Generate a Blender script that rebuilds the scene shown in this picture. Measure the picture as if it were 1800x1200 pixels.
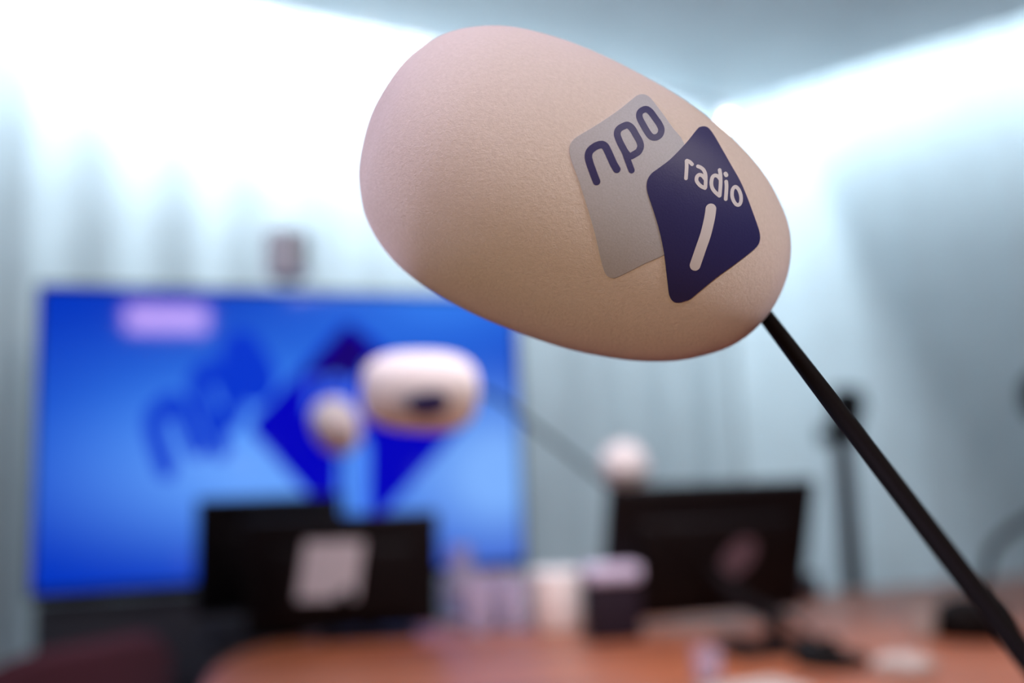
import bpy, bmesh, math, random
from mathutils import Vector, Matrix
from mathutils.bvhtree import BVHTree

random.seed(7)
C = bpy.context.scene.collection
for o in list(bpy.data.objects):
    bpy.data.objects.remove(o)

# ------------------------------------------------------------------ camera
W, H, FPX = 1800, 1200, 1750.0
PITCH, ROLL = math.radians(7.7), math.radians(2.0)
CAMLOC = Vector((0, 0, 1.06))
cam_d = bpy.data.cameras.new('camera')
cam = bpy.data.objects.new('camera', cam_d)
C.objects.link(cam)
cam_d.lens, cam_d.sensor_width, cam_d.sensor_fit = 35.0, 36.0, 'HORIZONTAL'
cam_d.clip_start = 0.02
CM = Matrix.Translation(CAMLOC) @ Matrix.Rotation(math.pi / 2 + PITCH, 4, 'X') @ Matrix.Rotation(-ROLL, 4, 'Z')
cam.matrix_world = CM
cam_d.dof.use_dof = True
cam_d.dof.focus_distance = 0.318
cam_d.dof.aperture_fstop = 3.2
bpy.context.scene.camera = cam

def P(px, py, z):
    """world point seen at pixel (px, py) of the 1800x1200 frame, z metres deep"""
    return CM @ Vector(((px - 900) / FPX * z, -(py - 600) / FPX * z, -z))

def ray(px, py):
    return (P(px, py, 1.0) - CAMLOC)

def on_z(px, py, h):
    d = ray(px, py)
    return CAMLOC + d * ((h - CAMLOC.z) / d.z)

# ------------------------------------------------------------------ view + world
sc = bpy.context.scene
sc.view_settings.view_transform = 'Standard'
sc.view_settings.look = 'None'
sc.view_settings.exposure = 0.0
sc.view_settings.gamma = 1.0
sc.view_settings.use_curve_mapping = False
sc.cycles.use_denoising = True
sc.cycles.max_bounces = 8
sc.cycles.diffuse_bounces = 5
sc.cycles.sample_clamp_indirect = 6.0
sc.cycles.sample_clamp_direct = 40.0
wd = bpy.data.worlds.new('world')
sc.world = wd
wd.use_nodes = True
wd.node_tree.nodes['Background'].inputs[0].default_value = (0.55, 0.65, 0.75, 1)
wd.node_tree.nodes['Background'].inputs[1].default_value = 0.05

TABLE_Z = 0.73
CEIL = 2.60

# plan of the room, read from the ceiling line
A_ = Vector((-1.364, 2.709)); B_ = Vector((0.975, 4.107)); CC = Vector((1.844, 3.333))
dirR = (CC - B_).normalized()
CEIL_PLAN = [Vector((-2.35, 1.15)), A_, B_, B_ + dirR * 3.6, Vector((3.67, -2.4)), Vector((-2.35, -2.4))]

def offset_plan(plan, d):
    out = []
    n = len(plan)
    cx = sum(p.x for p in plan) / n; cy = sum(p.y for p in plan) / n
    for i in range(n):
        a, b, c = plan[i - 1], plan[i], plan[(i + 1) % n]
        def nrm(p, q):
            t = (q - p).normalized(); m = Vector((t.y, -t.x))
            if m.dot((p + q) / 2 - Vector((cx, cy))) < 0: m = -m
            return m
        n1, n2 = nrm(a, b), nrm(b, c)
        s = (n1 + n2); s = s / (1 + n1.dot(n2))
        out.append(b + s * d)
    return out

def area(name, loc, rot, sx, sy, power, col, spread=math.pi):
    l = bpy.data.lights.new(name, 'AREA')
    l.shape = 'RECTANGLE'; l.size = sx; l.size_y = sy
    l.energy = power; l.color = col; l.spread = spread
    o = bpy.data.objects.new(name, l); C.objects.link(o)
    o.location = loc; o.rotation_euler = rot
    return o

COVE = offset_plan(CEIL_PLAN, 0.06)
COVE_POWER = {0: 2, 1: 82, 2: 36}
for i, pw in COVE_POWER.items():
    a, b = COVE[i], COVE[i + 1]
    m = (a + b) / 2; t = b - a
    # LED strip in the trough above the edge of the ceiling panel, shining down the curtain
    n_out = Vector((-t.y, t.x)).normalized()
    d = Vector((n_out.x * 0.35, n_out.y * 0.35, -1)).normalized()
    q = d.to_track_quat('-Z', 'Y')
    x_ax = q @ Vector((1, 0, 0)); tt = Vector((t.x, t.y, 0)).normalized()
    ang = math.atan2((x_ax.cross(tt)).dot(-d), x_ax.dot(tt))
    e = (Matrix.Rotation(ang, 4, -d) @ q.to_matrix().to_4x4()).to_euler()
    area('cove_light', (m.x, m.y, CEIL + 0.20), e, t.length - 0.1, 0.05, pw, (0.88, 0.93, 1.0), math.pi)

def aim(loc, target):
    return (Vector(target) - Vector(loc)).to_track_quat('-Z', 'Y').to_euler()

LAMPS = [((0.35, 1.45), 40), ((1.25, 1.3), 5), ((0.35, 0.9), 2)]
# ceiling panels added out of view for fill (position, aim point, size, power, colour)
FILL_PANELS = [((-1.85, 0.10), (0.0, 0.38, 1.12), (1.1, 0.30), 10.5, (0.84, 0.72, 1.0)),
          ((1.4, -0.6), (0.1, 0.4, 1.0), (1.1, 0.30), 14, (1.0, 0.90, 0.84)),
          ((0.3, 0.80), (-0.1, 2.4, 0.9), (0.9, 0.25), 8, (1.0, 0.90, 0.95))]
for (x, y), tg, (sx, sy), pw, col in FILL_PANELS:
    area('fill_panel_light', (x, y, CEIL - 0.06), aim((x, y, CEIL - 0.06), tg), sx, sy, pw, col, math.radians(90 if y > 0.5 else 70 if y > 0 else 110))

# unseen warm fill added behind the viewer to brighten the windscreen
SOFT, SOFT_AIM = Vector((-0.50, -1.5, 1.22)), Vector((0.06, 0.36, 1.06))
area('fill_light', SOFT, aim(SOFT, SOFT_AIM), 0.5, 0.4, 0.74, (1.0, 0.67, 0.38), math.radians(35))

# ------------------------------------------------------------------ materials
def srgb(r, g, b):
    f = lambda c: (c / 255 / 12.92) if c / 255 <= 0.04045 else ((c / 255 + 0.055) / 1.055) ** 2.4
    return (f(r), f(g), f(b), 1)

def mat(name, col, rough=0.5, metal=0.0, sheen=0.0, noise=None, bump=None, coat=0.0, spec=0.5,
        emit=None, estr=1.0, trans=0.0, ior=1.45, sheen_tint=None, sheen_rough=0.5):
    m = bpy.data.materials.new(name); m.use_nodes = True
    nt = m.node_tree; b = nt.nodes['Principled BSDF']
    b.inputs['Base Color'].default_value = col
    b.inputs['Roughness'].default_value = rough
    b.inputs['Metallic'].default_value = metal
    b.inputs['Sheen Weight'].default_value = sheen
    b.inputs['Sheen Roughness'].default_value = sheen_rough
    if sheen_tint: b.inputs['Sheen Tint'].default_value = sheen_tint
    b.inputs['Coat Weight'].default_value = coat
    b.inputs['Specular IOR Level'].default_value = spec
    b.inputs['Transmission Weight'].default_value = trans
    b.inputs['IOR'].default_value = ior
    if emit:
        b.inputs['Emission Color'].default_value = emit
        b.inputs['Emission Strength'].default_value = estr
    tc = nt.nodes.new('ShaderNodeTexCoord')
    if noise:      # (scale, amount)
        nz = nt.nodes.new('ShaderNodeTexNoise'); nz.inputs['Scale'].default_value = noise[0]
        nz.inputs['Detail'].default_value = 4
        nt.links.new(tc.outputs['Object'], nz.inputs['Vector'])
        mx = nt.nodes.new('ShaderNodeMixRGB'); mx.blend_type = 'MULTIPLY'; mx.inputs[0].default_value = noise[1]
        mx.inputs[1].default_value = col
        rp = nt.nodes.new('ShaderNodeValToRGB')
        rp.color_ramp.elements[0].position = 0.3; rp.color_ramp.elements[1].position = 0.7
        rp.color_ramp.elements[0].color = (0.55, 0.55, 0.55, 1); rp.color_ramp.elements[1].color = (1.15, 1.15, 1.15, 1)
        nt.links.new(nz.outputs['Fac'], rp.inputs[0]); nt.links.new(rp.outputs[0], mx.inputs[2])
        nt.links.new(mx.outputs[0], b.inputs['Base Color'])
    if bump:       # list of (scale, strength, distance)
        prev = None
        for s, st, dist in bump:
            nz = nt.nodes.new('ShaderNodeTexNoise'); nz.inputs['Scale'].default_value = s
            nz.inputs['Detail'].default_value = 6; nz.inputs['Roughness'].default_value = 0.65
            nt.links.new(tc.outputs['Object'], nz.inputs['Vector'])
            bp = nt.nodes.new('ShaderNodeBump'); bp.inputs['Strength'].default_value = st
            bp.inputs['Distance'].default_value = dist
            nt.links.new(nz.outputs['Fac'], bp.inputs['Height'])
            if prev: nt.links.new(prev.outputs[0], bp.inputs['Normal'])
            prev = bp
        nt.links.new(prev.outputs[0], b.inputs['Normal'])
    return m

def emission(name, col, s=1.0):
    m = bpy.data.materials.new(name); m.use_nodes = True
    nt = m.node_tree; nt.nodes.clear()
    e = nt.nodes.new('ShaderNodeEmission'); e.inputs[0].default_value = col; e.inputs[1].default_value = s
    o = nt.nodes.new('ShaderNodeOutputMaterial'); nt.links.new(e.outputs[0], o.inputs[0])
    return m

M = {}
M['foam'] = mat('flocked_foam', (0.71, 0.695, 0.70, 1), rough=1.0, sheen=0.75, spec=0.1, noise=(900, 0.16),
                bump=[(330, 0.22, 0.0010), (800, 0.55, 0.0007), (2600, 0.6, 0.0005)], sheen_tint=(1.0, 0.93, 1.0, 1), sheen_rough=0.45)
M['grey_vinyl'] = mat('grey_vinyl', (0.40, 0.45, 0.55, 1), rough=0.6, noise=(1800, 0.2), bump=[(1500, 0.3, 0.0003)])
M['navy_vinyl'] = mat('navy_vinyl', (0.021, 0.023, 0.125, 1), rough=0.5, spec=0.4, bump=[(1500, 0.25, 0.0003)])
M['print_white'] = mat('printed_white', (0.56, 0.60, 0.70, 1), rough=0.6)
M['black_metal'] = mat('black_metal', (0.0035, 0.0022, 0.0022, 1), rough=0.6, spec=0.08, bump=[(300, 0.1, 0.0005)])
M['black_plastic'] = mat('black_plastic', (0.0045, 0.0035, 0.0045, 1), rough=0.55, spec=0.15, noise=(60, 0.2))
M['grey_plastic'] = mat('dark_grey_plastic', (0.035, 0.04, 0.055, 1), rough=0.5, noise=(40, 0.2))
M['pale_plastic'] = mat('pale_plastic', (0.74, 0.68, 0.80, 1), rough=0.4)
M['paper'] = mat('paper', (0.50, 0.50, 0.56, 1), rough=0.8, noise=(50, 0.1))
M['ceramic'] = mat('white_ceramic', (0.93, 0.91, 0.91, 1), rough=0.35, noise=(30, 0.05))
M['curtain'] = mat('pale_teal_curtain', (0.41, 0.50, 0.54, 1), rough=0.95, sheen=0.1, noise=(6, 0.15))
M['ceiling'] = mat('ceiling_paint', (0.76, 0.86, 0.90, 1), rough=0.28, noise=(2.0, 0.25))
M['wall'] = mat('wall_paint', (0.20, 0.22, 0.25, 1), rough=0.9, noise=(3, 0.1))
M['dull_paper'] = mat('dull_paper', (0.34, 0.31, 0.29, 1), rough=0.8, noise=(50, 0.1))
M['burgundy'] = mat('burgundy_fabric', (0.085, 0.022, 0.036, 1), rough=0.95, noise=(120, 0.3))
M['floor'] = mat('dark_carpet', (0.05, 0.05, 0.06, 1), rough=1.0, noise=(80, 0.4))
M['glass'] = mat('clear_glass', (0.82, 0.76, 0.92, 1), rough=0.12, trans=0.72)
M['steel'] = mat('brushed_steel', (0.5, 0.5, 0.52, 1), rough=0.3, metal=1.0)

def wood():
    m = bpy.data.materials.new('orange_wood'); m.use_nodes = True
    nt = m.node_tree; b = nt.nodes['Principled BSDF']
    tc = nt.nodes.new('ShaderNodeTexCoord'); mp = nt.nodes.new('ShaderNodeMapping')
    mp.inputs['Scale'].default_value = (1.2, 9, 9); mp.inputs['Rotation'].default_value = (0, 0, math.radians(-17))
    nt.links.new(tc.outputs['Object'], mp.inputs[0])
    nz = nt.nodes.new('ShaderNodeTexNoise'); nz.inputs['Scale'].default_value = 1.6; nz.inputs['Detail'].default_value = 8
    nz.inputs['Distortion'].default_value = 1.2
    nt.links.new(mp.outputs[0], nz.inputs['Vector'])
    rp = nt.nodes.new('ShaderNodeValToRGB')
    rp.color_ramp.elements[0].position = 0.3; rp.color_ramp.elements[1].position = 0.7
    rp.color_ramp.elements[0].color = (0.125, 0.033, 0.019, 1); rp.color_ramp.elements[1].color = (0.34, 0.108, 0.042, 1)
    nt.links.new(nz.outputs['Fac'], rp.inputs[0]); nt.links.new(rp.outputs[0], b.inputs['Base Color'])
    b.inputs['Roughness'].default_value = 0.42
    b.inputs['Specular IOR Level'].default_value = 0.5
    return m
M['wood'] = wood()

def screen_mat():
    """what the television shows: a blue backdrop, paler in the middle and at the right"""
    m = bpy.data.materials.new('television_picture'); m.use_nodes = True
    nt = m.node_tree; b = nt.nodes['Principled BSDF']
    tc = nt.nodes.new('ShaderNodeTexCoord')
    def blob(cx, cz, rx, rz):
        mp = nt.nodes.new('ShaderNodeMapping'); mp.vector_type = 'POINT'
        mp.inputs['Location'].default_value = (-cx / rx, 0, -cz / rz)
        mp.inputs['Scale'].default_value = (1 / rx, 1, 1 / rz)
        nt.links.new(tc.outputs['Object'], mp.inputs[0])
        g = nt.nodes.new('ShaderNodeTexGradient'); g.gradient_type = 'QUADRATIC_SPHERE'
        nt.links.new(mp.outputs[0], g.inputs[0]); return g
    col = None
    base = srgb(0, 52, 190)
    for cx, cz, rx, rz, c, f in [(0.0, 0.0, 1.2, 0.50, srgb(62, 140, 250), 1.0),
                                 (-0.05, -0.12, 0.9, 0.35, srgb(105, 165, 255), 0.9),
                                 (0.62, -0.14, 0.5, 0.45, srgb(125, 178, 255), 1.0),
                                 (0.45, 0.38, 0.9, 0.30, srgb(50, 120, 235), 0.8)]:
        g = blob(cx, cz, rx, rz)
        mu = nt.nodes.new('ShaderNodeMath'); mu.operation = 'MULTIPLY'; mu.inputs[1].default_value = f * 1.5
        mu.use_clamp = True
        nt.links.new(g.outputs['Fac'], mu.inputs[0])
        mx = nt.nodes.new('ShaderNodeMixRGB'); mx.inputs[2].default_value = c
        if col is None: mx.inputs[1].default_value = base
        else: nt.links.new(col.outputs[0], mx.inputs[1])
        nt.links.new(mu.outputs[0], mx.inputs[0]); col = mx
    nt.links.new(col.outputs[0], b.inputs['Emission Color'])
    b.inputs['Emission Strength'].default_value = 1.0
    b.inputs['Base Color'].default_value = (0.004, 0.004, 0.006, 1)
    b.inputs['Roughness'].default_value = 0.05
    return m
M['screen'] = screen_mat()
def lit(name, c):
    return mat(name, (0.004, 0.004, 0.006, 1), rough=0.05, emit=c, estr=1.0)
M['scr_letters'] = lit('picture_blue_letters', srgb(6, 54, 205))
M['scr_navy'] = lit('picture_navy', srgb(0, 0, 188))
M['scr_dark'] = lit('picture_dark_indigo', srgb(22, 0, 112))
M['scr_text'] = lit('picture_small_letters', srgb(62, 110, 245))
M['scr_light'] = lit('picture_light_blue', srgb(82, 146, 255))

# ------------------------------------------------------------------ mesh helpers
class MB:
    def __init__(s): s.v = []; s.f = []
    def add(s, vs, fs):
        k = len(s.v); s.v += [Vector(v) for v in vs]; s.f += [[i + k for i in f] for f in fs]
    def build(s, name, m, parent=None, origin=None, smooth=True, bevel=0.0, recalc=True):
        me = bpy.data.meshes.new(name)
        o0 = Vector(origin) if origin is not None else Vector((0, 0, 0))
        me.from_pydata([v - o0 for v in s.v], [], s.f)
        bm = bmesh.new(); bm.from_mesh(me)
        if recalc: bmesh.ops.recalc_face_normals(bm, faces=bm.faces)
        if bevel:
            es = [e for e in bm.edges if len(e.link_faces) == 2 and e.calc_face_angle() > 0.6]
            bmesh.ops.bevel(bm, geom=es, offset=bevel, segments=3, profile=0.5, affect='EDGES')
        bm.to_mesh(me); bm.free()
        if smooth:
            me.shade_smooth()
            me.set_sharp_from_angle(angle=math.radians(40))
        me.materials.append(m)
        o = bpy.data.objects.new(name, me); C.objects.link(o)
        if parent is not None: o.parent = parent
        elif origin is not None: o.location = o0
        return o

def box(mb, c, sx, sy, sz, mtx=None):
    c = Vector(c); vs = []
    for x in (-.5, .5):
        for y in (-.5, .5):
            for z in (-.5, .5):
                v = Vector((x * sx, y * sy, z * sz)) + c
                vs.append(mtx @ v if mtx else v)
    mb.add(vs, [(0, 1, 3, 2), (4, 6, 7, 5), (0, 4, 5, 1), (2, 3, 7, 6), (0, 2, 6, 4), (1, 5, 7, 3)])

def tube(mb, pts, rad, seg=20, caps=True):
    pts = [Vector(p) for p in pts]; n = len(pts)
    rad = rad if isinstance(rad, (list, tuple)) else [rad] * n
    vs = []; fs = []; prev = None
    for i, p in enumerate(pts):
        t = (pts[min(i + 1, n - 1)] - pts[max(i - 1, 0)]).normalized()
        if prev is None:
            a = Vector((0, 0, 1)) if abs(t.z) < 0.9 else Vector((1, 0, 0))
            u = t.cross(a).normalized()
        else:
            u = (prev - t * prev.dot(t)).normalized()
        prev = u; w = t.cross(u)
        for k in range(seg):
            th = 2 * math.pi * k / seg
            vs.append(p + (u * math.cos(th) + w * math.sin(th)) * rad[i])
    for i in range(n - 1):
        for k in range(seg):
            k2 = (k + 1) % seg
            fs.append((i * seg + k, i * seg + k2, (i + 1) * seg + k2, (i + 1) * seg + k))
    if caps:
        fs.append(tuple(range(seg))[::-1]); fs.append(tuple((n - 1) * seg + k for k in range(seg)))
    mb.add(vs, fs)

def lathe(mb, prof, center, seg=40, axis=Vector((0, 0, 1)), closed=False):
    """prof: (radius, height) pairs"""
    q = Vector((0, 0, 1)).rotation_difference(axis)
    c = Vector(center); vs = []; fs = []
    rows = []
    for r, h in prof:
        if r < 1e-7:
            rows.append([len(vs)]); vs.append(c + q @ Vector((0, 0, h)))
        else:
            rows.append(list(range(len(vs), len(vs) + seg)))
            for k in range(seg):
                th = 2 * math.pi * k / seg
                vs.append(c + q @ Vector((r * math.cos(th), r * math.sin(th), h)))
    pairs = list(zip(rows[:-1], rows[1:]))
    if closed: pairs.append((rows[-1], rows[0]))
    for a, b in pairs:
        for k in range(seg):
            k2 = (k + 1) % seg
            if len(a) == 1 and len(b) == 1: continue
            if len(a) == 1: fs.append((a[0], b[k], b[k2]))
            elif len(b) == 1: fs.append((a[k], b[0], a[k2]))
            else: fs.append((a[k], a[k2], b[k2], b[k]))
    mb.add(vs, fs)

def spline(pts, n=12, closed=False):
    pts = [Vector(p) for p in pts]; N = len(pts); out = []
    rng = range(N) if closed else range(N - 1)
    for i in rng:
        if closed: p0, p1, p2, p3 = pts[i - 1], pts[i], pts[(i + 1) % N], pts[(i + 2) % N]
        else: p0, p1, p2, p3 = pts[max(i - 1, 0)], pts[i], pts[i + 1], pts[min(i + 2, N - 1)]
        for k in range(n):
            t = k / n
            out.append(0.5 * ((2 * p1) + (p2 - p0) * t + (2 * p0 - 5 * p1 + 4 * p2 - p3) * t * t + (-p0 + 3 * p1 - 3 * p2 + p3) * t ** 3))
    if not closed: out.append(pts[-1])
    return out

def empty(name, loc, label, cat, group=None):
    o = bpy.data.objects.new(name, None); C.objects.link(o)
    o.location = loc; o.empty_display_size = 0.05
    return tag(o, label, cat, group)

def tag(o, label=None, cat=None, group=None, kind=None):
    if label: o['label'] = label
    if cat: o['category'] = cat
    if group: o['group'] = group
    if kind: o['kind'] = kind
    return o

# ribbons and filled shapes in a 2-D plane, mapped to 3-D by fn(x, y, lift)
def ribbon(mb, pts, width, fn, closed=False, lift=0.0, n=8, across=4, thick=0.0004):
    c = spline([Vector((p[0], p[1], 0)) for p in pts], n, closed)
    L = len(c)
    def row(i, ctr, nn, w):
        return [fn(ctr.x + nn.x * w * (j / across - .5), ctr.y + nn.y * w * (j / across - .5), lift) for j in range(across + 1)]
    rows = []
    if not closed:
        t = (c[0] - c[1]).normalized(); nn = Vector((t.y, -t.x, 0))
        for k in range(6, 0, -1):
            a = k / 6 * math.pi / 2 * 0.98
            rows.append(row(0, c[0] + t * (width / 2 * math.sin(a)), -nn, width * math.cos(a)))
    for i in range(L):
        if closed: t = (c[(i + 1) % L] - c[i - 1]).normalized()
        else: t = (c[min(i + 1, L - 1)] - c[max(i - 1, 0)]).normalized()
        rows.append(row(i, c[i], Vector((t.y, -t.x, 0)), width))
    if not closed:
        t = (c[-1] - c[-2]).normalized(); nn = Vector((t.y, -t.x, 0))
        for k in range(1, 7):
            a = k / 6 * math.pi / 2 * 0.98
            rows.append(row(0, c[-1] + t * (width / 2 * math.sin(a)), nn, width * math.cos(a)))
    vs = [v for r in rows for v in r]; fs = []
    w = across + 1; R = len(rows)
    for i in range(R if closed else R - 1):
        i2 = (i + 1) % R
        for j in range(across):
            fs.append((i * w + j, i * w + j + 1, i2 * w + j + 1, i2 * w + j))
    mb.add(vs, fs)

def filled(outline, fn, lift, step, name, m, parent, thick):
    bm = bmesh.new()
    vs = [bm.verts.new((p[0], p[1], 0)) for p in outline]
    es = [bm.edges.new((vs[i], vs[(i + 1) % len(vs)])) for i in range(len(vs))]
    bmesh.ops.triangle_fill(bm, edges=es, use_beauty=True)
    xs = [p[0] for p in outline]; ys = [p[1] for p in outline]
    for ax, lo, hi in ((0, min(xs), max(xs)), (1, min(ys), max(ys))):
        v = lo + step
        while v < hi:
            co = (v, 0, 0) if ax == 0 else (0, v, 0)
            no = (1, 0, 0) if ax == 0 else (0, 1, 0)
            bmesh.ops.bisect_plane(bm, geom=bm.verts[:] + bm.edges[:] + bm.faces[:], plane_co=co, plane_no=no)
            v += step
    top = list(bm.verts); pos = {v: (v.co.x, v.co.y) for v in top}
    bnd = [e for e in bm.edges if len(e.link_faces) == 1]
    r = bmesh.ops.extrude_edge_only(bm, edges=bnd)
    bm.verts.ensure_lookup_table()
    newv = [g for g in r['geom'] if isinstance(g, bmesh.types.BMVert)]
    src = {}
    for nv in newv:
        nv_xy = (nv.co.x, nv.co.y); src[nv] = nv_xy
    for v in bm.verts:
        if v in src: v.co = fn(src[v][0], src[v][1], lift - thick)
        else: v.co = fn(pos[v][0], pos[v][1], lift)
    bmesh.ops.recalc_face_normals(bm, faces=bm.faces)
    me = bpy.data.meshes.new(name); bm.to_mesh(me); bm.free()
    me.shade_smooth(); me.set_sharp_from_angle(angle=math.radians(50))
    me.materials.append(m)
    o = bpy.data.objects.new(name, me); C.objects.link(o); o.parent = parent
    return o

# ------------------------------------------------------------------ room shell
def plan_slab(name, plan, z0, z1, m):
    mb = MB(); n = len(plan)
    vs = [(p.x, p.y, z0) for p in plan] + [(p.x, p.y, z1) for p in plan]
    fs = [tuple(range(n))[::-1], tuple(range(n, 2 * n))] + [(i, (i + 1) % n, n + (i + 1) % n, n + i) for i in range(n)]
    mb.add(vs, fs)
    o = mb.build(name, m, smooth=False); tag(o, kind='structure'); return o

WALL = offset_plan(CEIL_PLAN, 0.50)
plan_slab('floor', WALL, -0.1, 0.0, M['floor'])
plan_slab('ceiling', CEIL_PLAN, CEIL, CEIL + 0.03, M['ceiling'])
plan_slab('ceiling_above_cove', WALL, 2.9, 3.0, M['ceiling'])
for i, nm in enumerate(['wall_far_left', 'wall_far', 'wall_far_right', 'wall_right', 'wall_back', 'wall_left']):
    a, b = WALL[i], WALL[(i + 1) % 6]
    t = (b - a).normalized(); nn = Vector((-t.y, t.x))
    if nn.dot((a + b) / 2 - Vector((0.6, 0.6))) < 0: nn = -nn
    mb = MB()
    vs = [(a.x, a.y), (b.x, b.y), (b.x + nn.x * .1, b.y + nn.y * .1), (a.x + nn.x * .1, a.y + nn.y * .1)]
    mb.add([(x, y, z) for z in (0.0, 2.9) for x, y in vs],
           [(3, 2, 1, 0), (4, 5, 6, 7), (0, 1, 5, 4), (1, 2, 6, 5), (2, 3, 7, 6), (3, 0, 4, 7)])
    tag(mb.build(nm, M['wall'], smooth=False), kind='structure')

# curtains, one per straight run, hanging in folds in front of the walls
CUR = offset_plan(CEIL_PLAN, 0.38)
def curtain(i, label, seed):
    rnd = random.Random(seed)
    a, b = CUR[i], CUR[i + 1]; L = (b - a).length; t = (b - a) / L; nn = Vector((-t.y, t.x))
    root = empty('curtain', (a.x, a.y, 0.02), label, 'curtain')
    fabric = MB(); n = int(L / 0.012); ph = 0; row = []
    s0, s1 = 0.008, L - 0.008
    k1 = rnd.uniform(0, 6); k2 = rnd.uniform(0, 6)
    for j in range(n + 1):
        s = s0 + (s1 - s0) * j / n
        ph += (2 * math.pi * (s1 - s0) / n) / (0.21 + 0.06 * math.sin(s * 3.1 + k1) + 0.04 * math.sin(s * 7.3 + k2))
        amp = 0.009 + 0.005 * math.sin(s * 2.3 + k2)
        fade = min(1.0, (s - s0) / 0.12, (s1 - s) / 0.12)
        row.append((s, fade * (amp * math.sin(ph) + 0.012 * math.sin(s * 5.0 + k1))))
    zs = [0.02, 0.6, 1.2, 1.8, 2.4, 2.76]
    vs = []
    for zi, z in enumerate(zs):
        k = 1.15 - 0.3 * zi / 5
        for s, d in row:
            p = a + t * s + nn * d * k; vs.append((p.x, p.y, z))
    fs = [(r * (n + 1) + j, r * (n + 1) + j + 1, (r + 1) * (n + 1) + j + 1, (r + 1) * (n + 1) + j)
          for r in range(len(zs) - 1) for j in range(n)]
    fabric.add(vs, fs)
    f = fabric.build('fabric', M['curtain'], root, root.location, recalc=False)
    rail = MB(); p0 = a + t * (s0 + .03); p1 = a + t * (s1 - .03)
    m2 = Matrix.Translation(((p0.x + p1.x) / 2, (p0.y + p1.y) / 2, 2.83)) @ Matrix.Rotation(math.atan2(t.y, t.x), 4, 'Z')
    box(rail, (0, 0, 0), s1 - s0 - .06, 0.03, 0.14, m2)
    rail.build('curtain_rail', M['steel'], root, root.location, smooth=False)
curtain(0, 'pale teal curtain at the far left edge, left of the television', 1)
curtain(1, 'pale teal curtain hanging behind the big television', 2)
curtain(2, 'pale teal curtain on the right, behind the grey pole', 3)

# small spotlights along the edge of the ceiling panel
sp0 = None
for k, (px, py, dz) in enumerate([(650, 76, 0.03), (735, 92, 0.03), (1282, 228, 0.07)]):
    i = 1
    hz = CEIL - dz
    p = on_z(px, py, hz)
    lab = ['small bright spotlight at the ceiling edge, upper left of the large microphone',
           'small bright spotlight beside the left top edge of the large foam windscreen',
           'small bright spotlight right of the large windscreen near the ceiling corner',
           'leftmost small bright spotlight below the ceiling edge'][k]
    if sp0 is None:
        sp0 = empty('spotlight', (p.x, p.y, CEIL), lab, 'light', 'small spotlights along the ceiling edge')
        mb = MB(); lathe(mb, [(0.0, 0), (0.022, 0), (0.022, -0.018), (0.017, -0.02), (0.0, -0.02)], (0, 0, 0), 24)
        mb.build('lamp_housing', M['pale_plastic'], sp0)
        mb = MB(); lathe(mb, [(0.0, -0.0205), (0.010, -0.0205), (0.012, -0.026), (0.008, -0.034), (0.0, -0.037)], (0, 0, 0), 24)
        mb.build('bulb', emission('led_white', (1.0, 0.98, 0.92, 1), 20), sp0)
        q = sp0
    else:
        q = sp0.copy(); C.objects.link(q)
        for ch in sp0.children:
            c = ch.copy(); C.objects.link(c); c.parent = q
        q['label'] = lab
    q.location = (p.x, p.y, CEIL)

# warm downlights over the table and behind the camera
for k, ((x, y), pw) in enumerate(LAMPS):
    r = empty('ceiling_downlight', (x, y, CEIL), ['round recessed downlight in the ceiling over the labelled monitor', 'round recessed downlight in the ceiling over the right monitor', 'round recessed downlight in the ceiling nearest the close-up microphone'][k], 'light', 'recessed ceiling downlights')
    mb = MB(); lathe(mb, [(0.05, -0.001), (0.075, -0.001), (0.075, -0.008), (0.05, -0.008)], (0, 0, 0), 32, closed=True)
    mb.build('trim_ring', M['steel'], r)
    mb = MB(); lathe(mb, [(0.0, -0.002), (0.05, -0.002), (0.05, -0.004), (0.0, -0.004)], (0, 0, 0), 32)
    mb.build('diffuser', emission('warm_diffuser', (1.0, 0.8, 0.6, 1), 5), r)
    l = bpy.data.lights.new('downlight_beam', 'SPOT'); l.energy = pw * 4; l.color = (1.0, 0.88, 0.93)
    l.spot_size = math.radians(74); l.spot_blend = 0.9; l.shadow_soft_size = 0.06
    lo = bpy.data.objects.new('downlight_beam', l); C.objects.link(lo); lo.parent = r
    lo.location = (0, 0, -0.03)

for (x, y), tg, (sx, sy), pw, col in FILL_PANELS:  # housings invented for the added fill panels
    lab = 'long pinkish fill panel added unseen above left' if x < 0 else 'long warm fill panel added unseen above right' if y < 0 else 'long neutral fill panel added unseen over the middle of the table'
    r = empty('added_fill_panel', (x, y, CEIL), lab, 'light')
    q = Matrix.Translation((x, y, CEIL - 0.05)) @ aim((x, y, CEIL - 0.05), tg).to_matrix().to_4x4()
    mb = MB(); box(mb, (0, 0, 0.02), sx + .03, sy + .03, 0.02, q); mb.build('lamp_housing', M['steel'], r, r.location, bevel=0.004)
    mb = MB(); tube(mb, [(x, y, CEIL), q @ Vector((0, 0, 0.028))], 0.012, 12); mb.build('bracket', M['steel'], r, r.location)
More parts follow.
